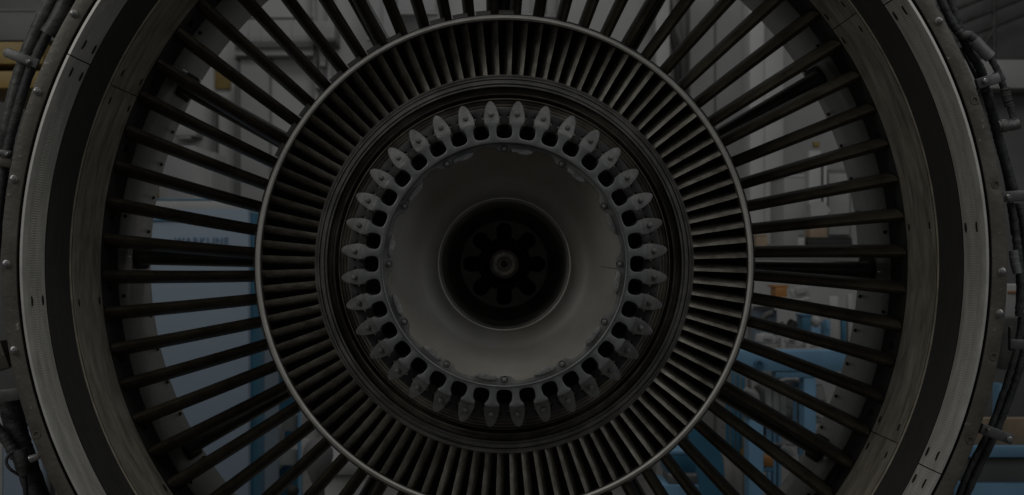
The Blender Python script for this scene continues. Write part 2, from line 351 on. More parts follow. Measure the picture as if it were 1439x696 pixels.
# right, below the bench
boxes('parts_cart', 'two tier grey parts cart in front of the bench', 'cart', 7.0, [
    ('deck', 1052, 421, 1140, 424, 0.9, M['walld'], 0.1), ('deck', 1052, 490, 1206, 493, 1.0, M['walld'], 0.1),
    ('leg', 1053, 424.3, 1056, 999, 0.05, M['dgrey'], 0.15), ('leg', 1202, 493.3, 1205, 999, 0.05, M['dgrey'], 0.15), ('leg', 1136, 424.3, 1139, 489.7, 0.05, M['dgrey'], 0.9)])
boxes('orange_bin', 'bright orange bin in the middle of the right clutter', 'bin', 7.6, [('body', 1090, 404, 1106, 420, 0.15, M['orange']), ('rim', 1087, 401, 1109, 404, 0.18, M['orange'])])
boxes('blue_drum', 'dark blue drum left of the white ball', 'drum', 7.8, [('body', 1127, 446, 1141, 490, 0.15, M['blue']), ('lid', 1126, 442, 1142, 445.5, 0.16, M['navy'])])
bm = bmesh.new(); bmesh.ops.create_uvsphere(bm, u_segments=20, v_segments=14, radius=0.032); bmesh.ops.translate(bm, verts=bm.verts[:], vec=pt(1146.5, 452, 7.5))
t = thing('white_globe', 'round white globe on a blue stand beside the dark blue drum', 'globe', pt(1146, 490, 7.5))
under(link('globe', finish(bm, 'globe'), M['white']), t); bm = bmesh.new(); pbox(bm, 1140, 460, 1153, 492, 7.48, 0.06); under(link('stand', finish(bm, 'stand'), M['midblue']), t)
boxes('document_tray', 'white blue tray of papers left of the orange bin', 'tray', 7.4, [('tray', 1062, 436, 1092, 489.6, 0.2, M['paleblue']), ('paper', 1066, 432, 1088, 435.7, 0.18, M['white'])])
boxes('white_screen', 'white upright panel pair at the right edge of the clutter', 'panel', 7.7, [('panel', 1166, 417, 1178, 489.6, 0.05, M['wall']), ('panel', 1192, 414, 1199, 489.6, 0.05, M['white']), ('panel', 1183, 446, 1189, 489.6, 0.04, M['blue'])])
boxes('shelf_board', 'grey shelf rail just above the blue beam', 'shelf', 7.2, [('rail', 1060, 484, 1150, 488, 0.1, M['walld']), ('bracket', 1098, 476, 1104, 492, 0.08, M['wall'], -0.05), ('bracket', 1133, 478, 1139, 492, 0.08, M['wall'], -0.05)])
hub = boxes('work_stand', 'blue steel work stand with broad cross beam and two uprights', 'stand', 6.4, [
    ('beam', 1024, 493, 1190, 522, 0.12, M['midblue']), ('beam_edge', 1090, 522.5, 1150, 531, 0.1, M['midblue'], 0.01),
    ('upright', 1130, 531.5, 1147, 999, 0.12, M['midblue'], 0.01), ('upright', 1052, 590, 1073, 999, 0.12, M['midblue'], -0.2),
    ('upright_cap', 1050, 583, 1075, 589.5, 0.13, M['blue'], -0.2),
    ('guard_bar', 1116, 540, 1120, 620, 0.04, M['midblue'], 0.2), ('guard_bar', 1123, 540, 1127, 640, 0.04, M['blue'], 0.2), ('shelf', 1050, 592, 1165, 595, 0.5, M['dgrey'], 0.7), ('shelf', 1050, 624, 1165, 627, 0.8, M['dgrey'], 0.4), ('lamp_bracket', 1073.2, 660.2, 1088, 663, 0.06, M['blue'], -0.15)])
bm = lathe_y([(0.026, 0), (0.026, -0.02), (0.016, -0.022), (0.016, -0.01)], 18); bmesh.ops.translate(bm, verts=bm.verts[:], vec=pt(1066, 512, 6.4)); under(link('pin_hole', finish(bm, 'pin_hole'), M['navy']), hub)
boxes('bar_rack', 'rack of upright blue bars left of the blue work stand', 'rack', 6.9, [
    ('bar', x-2.2, y0, x+2.2, y1, 0.03, M['blue'], dd) for x, y0, y1, dd in ((1031, 524, 641, 0.1), (1038, 526, 641, 0.1), (1045, 530, 641, 0.1), (1023, 562, 641, 0), (1030, 566, 641, 0), (1037, 570, 641, 0), (1044, 574, 641, 0))]
    +[('base', 1018, 641.3, 1050, 999, 0.3, M['floor'], -0.05)])
for i, x in enumerate((1079, 1086, 1093)):
    boxes('blue_slat_frame', ['first', 'second', 'third'][i] + ' narrow blue frame leg from the left, below the hanging hoses', 'frame', 6.8+0.02*i, [('leg', x, 598, x+5, 999, 0.05, M['midblue']), ('foot', x-1, 800, x+6, 999, 0.06, M['blue'], -0.005)], 'blue frame legs under the beam')
def hose(pts, d, rad, lab, m='walld'):
    return pipe('hose', lab, pts, d, rad, M[m], 'hose', None)
hose([(1090, 544), (1100, 536), (1115, 534), (1130, 538), (1128, 546)], 6.6, 0.014, 'upper white hose arched under the blue beam', 'white')
hose([(1092, 553), (1102, 543), (1118, 540), (1128, 548), (1122, 560)], 6.62, 0.014, 'lower white hose arched under the blue beam', 'white')
hose([(1080, 522), (1081, 575), (1086, 598)], 6.7, 0.018, 'grey hanging hose, leftmost of three under the beam')
hose([(1088, 523), (1090, 578), (1094, 600)], 6.7, 0.018, 'grey hanging hose, middle of three under the beam')
hose([(1097, 523), (1100, 578), (1101, 602)], 6.7, 0.018, 'grey hanging hose, rightmost of three under the beam')
hose([(1100, 628), (1108, 634), (1114, 642)], 6.6, 0.016, 'short pale hose end beside the orange lamp', 'white')
boxes('orange_lamp', 'orange warning lamp on the blue stand', 'lamp', 6.3, [('body', 1073, 642, 1087, 656, 0.07, M['orange']), ('base', 1075, 656.5, 1085, 660, 0.06, M['dgrey'])])
boxes('yellow_block', 'small yellow block beside the long blue bars', 'block', 6.88, [('block', 1041, 632, 1048, 641, 0.05, M['yellow'])])
boxes('yellow_block', 'yellow strip behind the blue stand upright', 'strip', 6.7, [('strip', 1045, 578, 1050, 999, 0.03, M['yellow'])])
bm = bmesh.new()
pr = [(962, 588), (985, 592), (1003, 612), (1016, 645), (1021, 692), (1012, 960), (990, 960), (985, 690), (975, 640)]
f0 = [bm.verts.new(pt(x, y, 6.0)) for x, y in pr]; f1 = [bm.verts.new(pt(x, y, 6.0)+Vector((0, 0.05, 0))) for x, y in pr]
bm.faces.new(f0); bm.faces.new(list(reversed(f1)))
for i in range(9): bm.faces.new((f0[i], f1[i], f1[(i+1) % 9], f0[(i+1) % 9]))
o = link('blue_guard', finish(bm, 'blue_guard', 20), M['blue']); o['label'] = 'curved blue guard plate below the right rim of the blade ring'; o['category'] = 'guard'
boxes('blue_crate', 'blue crate on the floor below the blade ring', 'crate', 6.3, [('body', 938, 640, 982, 668.3, 0.3, M['blue']), ('rim', 936, 634, 984, 639.5, 0.32, M['midblue'])])
boxes('blue_trolley', 'pale blue trolley deck with dark gap under the crate', 'trolley', 6.2, [('deck', 930, 682, 1010, 999, 0.3, M['midblue']), ('frame', 940, 668.5, 1000, 681.5, 0.25, M['dgrey'], 0.02)])
boxes('floor_box', 'grey brown box on the floor right of the curved blue guard', 'box', 7.0, [('body', 1012, 655, 1056, 999, 0.4, M['floor'])])
def block(name, label, cat, x, y, w, h, d, ang, m, group=None):
    bm = bmesh.new(); s_ = d/F
    box(bm, (0, 0, 0), (w*s_, max(w, h)*s_*0.6, h*s_), Matrix.Rotation(rad(ang), 3, 'Y') @ Matrix.Rotation(rad(ang*1.7+12), 3, 'Z'), 0.006)
    box(bm, Vector((0, -max(w, h)*s_*0.22, h*s_*0.30)), (w*s_*0.55, max(w, h)*s_*0.5, h*s_*0.7), Matrix.Rotation(rad(ang), 3, 'Y') @ Matrix.Rotation(rad(ang*1.7+12), 3, 'Z'), 0.004)
    bmesh.ops.translate(bm, verts=bm.verts[:], vec=pt(x, y, d))
    o = link(name, finish(bm, name, 30), M[m]); o['label'] = label; o['category'] = cat; return o
block('tool_box', 'grey tilted tool box right of the orange bin', 'tool box', 1124, 412, 26, 14, 7.3, -12, 'walld')
block('machine_part', 'pale machine part under the orange bin, wrapped in film', 'machine part', 1128, 424, 20, 8, 7.1, -20, 'white')
block('machine_part', 'dark machine part left of the dark blue drum', 'machine part', 1112, 460, 18, 16, 7.4, 25, 'shell')
block('machine_part', 'grey brown machine part between paper tray and dark part', 'machine part', 1098, 462, 14, 14, 7.3, -30, 'floor')
block('machine_part', 'small grey fitting on the shelf rail above the beam', 'machine part', 1110, 478, 16, 10, 6.9, 15, 'walld')
block('machine_part', 'bluish fitting beside the white globe stand', 'machine part', 1160, 462, 10, 20, 7.6, 0, 'midblue')
block('machine_part', 'pale block at the left end of the shelf rail', 'machine part', 1076, 476, 26, 12, 6.9, 8, 'wall')
block('machine_part', 'dark pump housing behind the hanging hoses', 'machine part', 1112, 572, 22, 26, 7.2, 20, 'dgrey')
block('machine_part', 'grey pump housing right of the dark one, behind the upright', 'machine part', 1150, 560, 20, 30, 7.3, -15, 'walld')
block('machine_part', 'dark gearbox below the hanging hoses', 'machine part', 1090, 612, 30, 18, 7.2, 10, 'shell')
block('machine_part', 'grey brown casting near the floor beside the blue crate', 'machine part', 958, 676, 26, 18, 6.6, 12, 'dgrey')
block('machine_part', 'pale casting between the blue crate and the curved guard', 'machine part', 984, 650, 14, 10, 6.7, -18, 'wall')
block('machine_part', 'dark casting below the curved blue guard', 'machine part', 1004, 676, 30, 22, 7.2, -8, 'shell')
hose([(1062, 462), (1070, 452), (1076, 444), (1086, 440)], 6.9, 0.02, 'dark curved hose beside the paper tray', 'shell')
hose([(1046, 548), (1058, 556), (1066, 570), (1070, 590)], 6.75, 0.02, 'grey slanting hose left of the hanging hoses', 'walld')
hose([(1064, 540), (1072, 552), (1076, 572)], 6.9, 0.026, 'thick grey hose under the left end of the blue beam', 'dgrey')
# outside the engine, left and right edges
boxes('blue_door', 'muted blue door in the lower left corner outside the engine', 'door', 5.6, [('door_panel', 4, 574, 60, 999, 0.05, M['paleblue']), ('jamb', -60, 556, 3.5, 999, 0.08, M['walld'])])
boxes('yellow_beam', 'mustard beam beside the clamp in the upper left corner, upper one', 'beam', 6.0, [('beam', -60, 59, 60, 90, 1.19, M['yellow'])], 'mustard beams')
boxes('yellow_beam', 'mustard beam beside the clamp in the upper left corner, lower one', 'beam', 6.0, [('beam', -60, 100, 60, 124, 1.19, M['yellow'])], 'mustard beams')
boxes('grey_duct', 'grey duct across the upper left corner behind the cables', 'duct', 6.7, [('duct', -80, 17, 110, 57, 0.5, M['dgrey']), ('seam', -80, 12, 110, 16.5, 0.5, M['dgrey'])])
boxes('lower_grey_board', 'grey board behind the left cables', 'board', 7.2, [('board', -100, -20, 70, 999, 0.1, M['dgrey'])])
boxes('white_wall_band', 'pale ledge along the upper right hall wall', 'ledge', 10.5, [('ledge', 1330, 84, 1560, 124, 0.3, M['walld'])])
boxes('grey_backdrop_board', 'dark grey wall panel below the pale right ledge', 'panel', 10.8, [('panel', 1330, 125, 1560, 999, 0.1, M['dgrey'])])
rb = thing('roof_truss', 'dark steel roof truss in the upper right corner', 'truss', pt(1400, 60, 11.5))
for a, b in (((1330, 40), (1470, -16)), ((1330, 62), (1470, 8)), ((1330, 18), (1470, -40)), ((1397, -60), (1397, 90)), ((1370, 88), (1397, 40))):
    under(link('truss_bar', finish(tube([pt(*a, 11.5), pt(*b, 11.5)], 0.022, 8, smooth=False), 'truss_bar'), M['shell']), rb)
boxes('roof_panel', 'dark roof panel behind the steel truss', 'roof', 11.8, [('panel', 1320, -80, 1560, 83, 0.1, M['dgrey'])])
boxes('white_box', 'pale box with an orange strip at the right edge', 'box', 5.6, [('body', 1412, 400, 1470, 446, 0.2, M['wall']), ('strip', 1417, 409, 1433, 412.5, 0.01, M['orange'], -0.012)])
boxes('dark_board', 'dark panel below the pale box at the right edge', 'panel', 5.5, [('panel', 1408, 447, 1480, 520, 0.1, M['shell']), ('leg', 1450, 520.5, 1458, 999, 0.08, M['shell'], 0.01)])
boxes('blue_gantry', 'blue gantry frame with two rails at the lower right edge', 'gantry', 5.4, [('rail', 1352, 627, 1520, 643, 0.1, M['midblue']), ('rail', 1352, 680, 1520, 999, 0.1, M['midblue']), ('column', 1404, 540, 1416, 999, 0.08, M['midblue'], 0.11), ('infill', 1352, 643.5, 1520, 679.5, 0.05, M['dgrey'], 0.04)])
boxes('tan_board', 'tan wooden board above the upper blue gantry rail', 'board', 5.43, [('board', 1355, 588, 1520, 626.5, 0.05, M['tan'])])

# ------------------------------------------------------------------ the engine
BASE = Vector((0, 3.0, H-1.05))
ENG = thing('turbofan_engine', 'large open turbofan engine front with its fan blades removed', 'engine', BASE)
AX = Vector((0, 0, H))-BASE     # parts keep their origin on the axis, level with the camera
def part(name, bm_or_me, m, roty=0.0, smooth=35):
    me = bm_or_me if isinstance(bm_or_me, bpy.types.Mesh) else finish(bm_or_me, name, smooth)
    return link(name, me, m, ENG, AX, roty)
def sub(name, bm_or_me, m, parent, roty=0.0, smooth=35, loc=None):
    me = bm_or_me if isinstance(bm_or_me, bpy.types.Mesh) else finish(bm_or_me, name, smooth)
    return link(name, me, m, parent, loc, roty)
def repeat(first, angles):
    for a in angles:
        c = first.copy(); COL.objects.link(c); c.rotation_euler = (0, rad(a), 0)
        for ch in first.children:
            k = ch.copy(); COL.objects.link(k); k.parent = c

# front flange with bolts and open holes every ten degrees
DF = 2.50
holes_at = [10.7, 20.7, -19.2, -9.2, 160, 40, 80, 120, 220, 260, 300]
bolts_at = [-29.2, 0.9, 5.7, 30, 60, 70, 90, 100, 140, 150, 170, 180, 189.8, 200.3, 210.2, 230, 240, 250, 270, 280, 290, 310, 320]
fl = part('fan_case_flange', plate([(707.5, 360*i/240) for i in range(240)],
    [[(686, 360*i/240) for i in range(240)]]+[circ_loop(699.5, a, 3.6, DF) for a in holes_at], DF, DF+0.03, 0.0022), M['flange'])
me = finish(lathe_y([(0.0085, 0.002), (0.0085, -0.002), (0.0062, -0.003), (0.0058, -0.009), (0.0035, -0.0105)], 12), 'flange_bolt')
for a in bolts_at:
    R = 699.5*DF/F; sub('flange_bolt', me, M['bolt'], fl, 0, 35, Vector((R*math.cos(rad(a)), DF, -R*math.sin(rad(a)))))
me = finish(lathe_y([(0.0085, 0.001), (0.0085, -0.0015), (0.0056, -0.0015), (0.0056, 0.001)], 14), 'hole_washer')
for a in holes_at:
    R = 699.5*DF/F; sub('hole_washer', me, M['flange'], fl, 0, 35, Vector((R*math.cos(rad(a)), DF, -R*math.sin(rad(a)))))
part('fan_case_shell', revolve([(706, 2.53), (707, 2.56), (538, 3.56), (528, 3.56), (530, 3.50), (585, 3.20), (632, 2.90), (690, 2.60), (690, 2.53)], 180), M['shell'])
part('flange_gap_shade', revolve([(684.6, 2.5025), (676.4, 2.533), (671.6, 2.533), (671.6, 2.54), (677, 2.54), (685.2, 2.506)], 180), M['black'])  # black lining paints the gap's shade over the flange bore
# grey acoustic panels, six of sixty degrees, fine ribs across the width
def ribs(i, j): return (0.0006 if i % 2 else -0.0006) if j in (1, 2) else 0.0
NR = 400
bmp = revolve([(680, 2.547), (676.5, 2.546), (646.2, 2.668), (646.2, 2.674), (652, 2.70), (690, 2.56)], NR, 0.07, 59.93, True, ribs)
lip0 = revolve([(681.2, 2.500), (677.6, 2.4985), (675.6, 2.506), (667, 2.548), (667.6, 2.552)], 60, 0.07, 59.93)
pn = part('acoustic_panel', bmp, M['liner'], rad(25.7), 25)
lp = sub('panel_lip', lip0, M['lip'], pn)
def slot_mesh(r, d, a, ln=0.0112, w=0.0023, k=0.16):
    """a small dark oblong recess lying on the inner wall at pixel radius r, depth d"""
    bm = bmesh.new(); R = r*d/F-0.0026; row = []
    for i in range(12):
        t = 2*PI*i/12; tt = ln*math.cos(t)*(1 if abs(math.cos(t)) < .5 else 0.95); dd = w*math.sin(t)*2.2
        ang = tt/R; RR = R-dd*0.0
        row.append((RR, d+dd, ang))
    vs = [bm.verts.new((r_*math.cos(a_+rad(a)), d_, -r_*math.sin(a_+rad(a)))) for r_, d_, a_ in row]
    vs2 = [bm.verts.new(((r_+0.006)*math.cos(a_+rad(a)), d_, -(r_+0.006)*math.sin(a_+rad(a)))) for r_, d_, a_ in row]
    bm.faces.new(vs); bm.faces.new(list(reversed(vs2)))
    for i in range(12): bm.faces.new((vs[i], vs2[i], vs2[(i+1) % 12], vs[(i+1) % 12]))
    return bm
for a in (1.9, 29.8, 58.2):
    for (r, d) in ((667, 2.583), (651.5, 2.648)):
        sub('fastener_slot', slot_mesh(r, d, a), M['black'], pn)
repeat(pn, [25.7+60*k for k in range(1, 6)])
# dark abradable track
part('abradable_track', revolve([(645, 2.675), (611, 2.822), (618, 2.85), (652, 2.70)], 240), M['rub'])
part('track_edge', revolve([(611.4, 2.821), (608.6, 2.826), (608.4, 2.842), (614, 2.85)], 240), M['edge'])
# stained inner panels
bmp = revolve([(607.6, 2.845), (598, 2.895), (590, 2.925), (567, 3.044), (572, 3.052), (600, 2.96), (614, 2.86)], 80, 0.06, 59.94)
pn = part('inner_panel', bmp, M['brown'], rad(24.5), 20)
for a in (2.1, 30.3, 58.0):
    for (r, d) in ((601, 2.883), (572, 3.02)):
        sub('fastener_slot', slot_mesh(r, d, a, 0.0095, 0.0020), M['black'], pn)
repeat(pn, [24.5+60*k for k in range(1, 6)])
# vane case band (deep shadow put into its colour) and grey aft panels
vc = part('vane_case_band', revolve([(566.5, 3.050), (556, 3.12), (543, 3.178), (552, 3.185), (576, 3.055)], 200), M['vcase_shade'])
me_s = finish(slot_mesh(553, 3.13, 0, 0.009, 0.004), 'case_slot')
for k in range(35): sub('case_slot', me_s, M['black'], vc, rad(1.5+10.2857*k))
def aft_prof(): return [(543, 3.18), (541.5, 3.186), (497, 3.468), (500, 3.49), (512, 3.47), (556, 3.20)]
pn = part('aft_panel', revolve(aft_prof(), 40, 0.04, 29.96), M['aft'], rad(1.2))
me = finish(lathe_y([(0.0045, 0.0), (0.0045, -0.003), (0.0025, -0.005)], 8), 'rivet')
def wall_piece(me, name, m, parent, r, d, a):
    R = r*d/F; o = sub(name, me, m, parent, 0, 35, Vector((R*math.cos(rad(a)), d, -R*math.sin(rad(a)))))
    o.rotation_euler = Matrix(((-math.sin(rad(a)), math.cos(rad(a)), 0), (0, 0, 1), (-math.cos(rad(a)), -math.sin(rad(a)), 0))).transposed().transposed().to_euler()
    return o
bmr = {}
def radial_stud(r, d, a, s=0.005):
    bm = lathe_y([(s, 0.001), (s, -0.002), (s*0.5, -0.0045)], 8)
    R = r*d/F; ang = rad(a)
    # local y axis -> radial outward
    ex = Vector((-math.sin(ang), 0, -math.cos(ang))); ey = Vector((math.cos(ang), 0, -math.sin(ang))); ez = ex.cross(ey)
    mx = Matrix((ex, ey, ez)).transposed().to_4x4(); mx.translation = Vector((R*ey.x, d, R*ey.z))
    bmesh.ops.transform(bm, matrix=mx, verts=bm.verts[:]); return bm
for a in (4, 9.5, 15, 20.5, 26):
    sub('rivet', radial_stud(502, 3.43, a), M['black'], pn)
for a in (6, 24):
    sub('rivet', radial_stud(537, 3.21, a), M['black'], pn)
repeat(pn, [1.2+30*k for k in range(1, 12)])
# guide vanes: dark leaning airfoils, sixty-eight
def airfoil(R0, R1, d0, d1, thick, shift, camber, lean=0.0, flare=0.0, n=9, rows=8, fat=0.35, root=0.0):
    bm = bmesh.new(); prev = None
    for j in range(rows+1):
        s = j/rows; R = R0+(R1-R0)*s
        up = []; lo = []
        for i in range(n+1):
            t = 0.5*(1-math.cos(PI*i/n)); y = d0+(d1-d0)*t
            th = thick*(1+flare*(s-0.5)+root*math.exp(-s*14))*(2.6*math.sqrt(max(t, 0))*(1-t)**(0.8+fat) * 0.62 + 0.10*(1-t)*t*4)
            zc = shift*t+camber*4*t*(1-t)+math.tan(lean*(1-s))*R
            up.append((y, zc+th)); lo.append((y, zc-th))
        loop = up+lo[-2:0:-1]
        vs = [bm.verts.new((R, y, z)) for y, z in loop]
        if prev:
            for i in range(len(vs)): bm.faces.new((prev[i], prev[(i+1) % len(vs)], vs[(i+1) % len(vs)], vs[i]))
        else: bm.faces.new(vs)
        prev = vs
    bm.faces.new(list(reversed(prev)))
    return bm
gv = part('guide_vane', airfoil(0.598, 1.002, 3.058, 3.27, 0.0225, 0.012, 0.004, rad(0.75), 0.22), M['vane'], rad(-1.43), 50)
repeat(gv, [-1.43+360/68*k for k in range(1, 68)])
# pale platforms between vane roots
vp = part('vane_platform', revolve([(349, 2.925), (351.2, 3.00), (352.6, 3.04), (348, 3.06), (342, 2.95)], 6, 0.95, 4.4), M['plat'], rad(-2.2))
repeat(vp, [-2.2+360/68*k for k in range(1, 68) if not 200 < (-2.2+360/68*k) < 276])
lit_vp = part('vane_platform', revolve([(349, 2.925), (353.5, 2.97), (357.0, 3.02), (350, 3.06), (344, 2.95)], 6, 0.95, 4.4), M['lip'], rad(-2.2+360/68*40))  # larger, paler copy at upper left: window light put into the colour
repeat(lit_vp, [-2.2+360/68*k for k in range(39, 53) if k != 40 and k % 5 != 2])
# struts behind the vanes, every thirty degrees
def racetrack(R0, R1, d0, d1, w):
    bm = bmesh.new(); loop = []
    for i in range(9):
        a = PI/2+PI*i/8; loop.append((d0+w+w*math.cos(a), w*math.sin(a)))
    for i in range(9):
        a = -PI/2+PI*i/8; loop.append((d1-w+w*math.cos(a), w*math.sin(a)))
    A = [bm.verts.new((R0, y, z)) for y, z in loop]; B = [bm.verts.new((R1, y, z)) for y, z in loop]
    bm.faces.new(A); bm.faces.new(list(reversed(B)))
    for i in range(len(A)): bm.faces.new((A[i], A[(i+1) % len(A)], B[(i+1) % len(A)], B[i]))
    return bm
st = part('strut', racetrack(0.56, 1.003, 3.315, 3.44, 0.0245), M['strut'], rad(1.0), 40)
sub('strut_hole_shade', racetrack(0.994, 1.004, 3.300, 3.455, 0.036), M['black'], st)  # black sleeve painting the dark of the hole round the strut
repeat(st, [30.4, 60.3, 90.5, 120.4, 150.0, 181.3, 209.2, 241.0, 269.9, 299.8, 329.5])
# splitter lip and core cowl
part('splitter_lip', revolve([(343, 2.815), (343.2, 2.80), (344.6, 2.787), (346.2, 2.783), (348.0, 2.788), (349.4, 2.80), (350.2, 2.815), (349.5, 2.83), (344, 2.85)], 300), M['split'])
part('splitter_fairing', revolve([(349.4, 2.832), (351.5, 2.90), (349, 2.93), (344, 3.06), (300, 3.30), (290, 3.30), (333, 3.05), (342, 2.86)], 240), M['shell'])
part('core_cowl', revolve([(350, 3.05), (310, 3.35), (240, 4.3), (2, 4.31), (2, 4.29), (230, 4.28), (290, 3.36), (335, 3.06)], 120), M['shell'])
# inlet vanes, one hundred, over a black sheet painting the shade inside the core
part('throat_shade', revolve([(338, 3.03), (338, 3.06), (262, 3.06), (262, 3.03)], 160), M['black'])
iv = part('inlet_vane', airfoil(0.438, 0.575, 2.872, 2.942, 0.0036, 0.0195, 0.003, 0.0, 0.1, 7, 9, 0.35, 0.9), M['igv'], rad(-1.5), 50)
repeat(iv, [-1.5+3.6*k for k in range(1, 100)])
me = finish(slot_mesh(300, 2.9, 0), 'tmp') if False else None
# booster spool rings
part('spool_rim', revolve([(266, 2.96), (266.5, 2.868), (264.5, 2.862), (262.5, 2.866), (260.5, 2.862), (259, 2.868), (257.8, 2.853), (254.2, 2.846), (252.8, 2.853), (251.6, 2.850), (249.8, 2.846), (248.6, 2.852), (248, 2.97)], 240), M['spool'])
part('spool_groove', revolve([(250, 2.90), (247.6, 2.90), (247, 2.878), (244.5, 2.874), (243.8, 2.892), (241.6, 2.892), (240.8, 2.876), (238.2, 2.874), (237.4, 2.90), (234, 2.91), (231, 2.93), (231, 2.985), (250, 2.985)], 200), M['spooldk'])
prof = [(233.2, 2.96), (233.0, 2.862), (231.6, 2.855), (230.4, 2.862)]
r = 229.5
while r > 198: prof += [(r, 2.872), (r-2.6, 2.872), (r-3.2, 2.876), (r-3.9, 2.876)]; r -= 4.4
prof += [(196, 2.90), (196, 2.96)]
part('spool_face', revolve(prof, 200), M['spooldk'])
# fan disk: thirty-six posts between keyhole slots
DD = 2.70
half = [(201.0, 7.0), (198.4, 7.0), (196.0, 8.6), (193.4, 10.4), (190.4, 11.0), (186.0, 11.1), (182.0, 10.6), (179.2, 8.9), (177.6, 6.0), (177.0, 2.6)]
outer = []
for k in range(36):
    a = -90+10*k
    for (r, t) in [(r, t) for r, t in reversed(half)]: pass
    seq = [(r, -t) for r, t in half]+[(r, t) for r, t in reversed(half)]
    for (r, t) in seq: outer.append((math.hypot(r, 0), a+math.degrees(t/r)))
    outer.append((201.8, a+5))
dk = part('fan_disk', plate(outer, [[(171.6, 360*i/180) for i in range(180)]], DD, DD+0.14, 0.0027), M['disk'])
part('slot_back_shade', revolve([(203, 2.99), (203, 3.02), (150, 3.02), (150, 2.99)], 90), M['black'])  # black sheet added as the shade seen through the slots
# bullet-shaped retainers above each post, with a rivet
def bl(side):
    return [(200.2, 10.3), (203, 10.9), (207, 11.0), (212, 10.5), (217, 9.3), (221.5, 8.2), (225.5, 6.7), (229.0, 4.9), (231.4, 2.8), (232.4, 1.0)]
bout = [(math.hypot(r, t), math.degrees(math.atan2(-t, r))) for r, t in bl(1)]+[(math.hypot(r, t), math.degrees(math.atan2(t, r))) for r, t in reversed(bl(1))]
R201 = 200.2*2.712/F
bu = sub('blade_retainer', plate(bout, [], 2.728, 2.748, 0.0020, 2, lambda R: max(0, R-R201)*0.55), M['bullet'], dk, rad(-85))
rv = lathe_y([(0.0060, 0.004), (0.0058, -0.003), (0.0048, -0.0062), (0.0025, -0.0075)], 14)
bmesh.ops.translate(rv, verts=rv.verts[:], vec=(212*2.735/F, 2.7385, 0))
ri = sub('retainer_rivet', rv, M['bullet'], dk, rad(-85))
# dark lock tab in each slot neck
tl = [(196, 5.6), (200, 6.6), (204, 6.0), (206.5, 4.2), (209, 4.0), (211, 7.5), (216, 11.0), (219, 11.5)]
tout = [(math.hypot(r, t), math.degrees(math.atan2(-t, r))) for r, t in tl]+[(math.hypot(r, t), math.degrees(math.atan2(t, r))) for r, t in reversed(tl)]
lk = sub('slot_lock', plate(tout, [], 2.785, 2.80, 0.0012), M['lock'], dk, rad(-90))
for k in range(1, 36):
    for o, a in ((bu, -85), (ri, -85), (lk, -90)):
        c = o.copy(); COL.objects.link(c); c.rotation_euler = (0, rad(a+10*k), 0)
# scalloped retaining flange, twelve bolts and twelve balance plates
sc_out = [(173, 360*i/180) for i in range(180)]
def rin(phi):
    K = [(-30, 158.3), (-28, 158.6), (-26.8, 161.5), (-15.2, 161.5), (-14.6, 164.6), (-9, 166.3), (-6, 165.4), (-4.4, 162.5), (-3.0, 158.8), (0, 158.0), (0.01, 158)]
    for (a, ra), (b, rb_) in zip(K, K[1:]):
        if a <= phi <= b: return ra+(rb_-ra)*(phi-a)/(b-a)
    return 158.3
sc_in = []
for i in range(720):
    a = i*0.5; phi = -((-(a+90)) % 30); sc_in.append((rin(phi), a))
sf = part('scalloped_flange', plate(sc_out, [sc_in], 2.724, 2.74, 0.001), M['scal'])
bo = lathe_y([(0.0048, 0.002), (0.0048, -0.0025), (0.0042, -0.0052), (0.0022, -0.0060)], 12)
bmesh.ops.translate(bo, verts=bo.verts[:], vec=(162.2*2.724/F, 2.724, 0))
fb = sub('flange_bolt', bo, M['bolt'], sf, rad(-90))
bp_out = arc(157.6, 4.2, 6.6, 3)+[(156.2, 7.4)]+arc(155.9, 8, 11, 4)+[(158.2, 13.4), (162.6, 14.8)]+arc(164.2, 12.5, 5, 6)+[(161.5, 3.4)]
bpm = plate(bp_out, [], 2.7175, 2.7235, 0.0013, 2)
for aa in (7.6, 10.6):
    s = lathe_y([(0.0028, 0), (0.0028, -0.0018), (0.0012, -0.0024)], 8)
bpl = sub('balance_plate', bpm, M['plate'], sf, rad(-90))
rc = lathe_y([(0.0078, 0.002), (0.0078, -0.0008), (0.0070, -0.0011), (0.0065, 0.0004)], 18); bmesh.ops.translate(rc, verts=rc.verts[:], vec=(162.2*2.724/F, 2.724, 0))  # black ring paints the recess shade around each bolt
rcs = sub('bolt_recess_shade', rc, M['black'], sf, rad(-90))
pr_ = []
for aa in (7.2, 10.6):
    s = lathe_y([(0.0030, 0.001), (0.0030, -0.0015), (0.0013, -0.0024)], 8)
    bmesh.ops.translate(s, verts=s.verts[:], vec=(159.6*2.7195/F*math.cos(rad(aa)), 2.7195, -159.6*2.7195/F*math.sin(rad(aa))))
    pr_.append(sub('plate_rivet', s, M['bolt'], sf, rad(-90)))
for k in range(1, 12):
    for o in (fb, bpl, rcs, *pr_):
        c = o.copy(); COL.objects.link(c); c.rotation_euler = (0, rad(-90+30*k), 0)
part('disk_inner_lip', revolve([(173.2, 2.702), (172.4, 2.6965), (170.9, 2.6975), (170.2, 2.704), (171, 2.723), (173, 2.72)], 240), M['disk'])
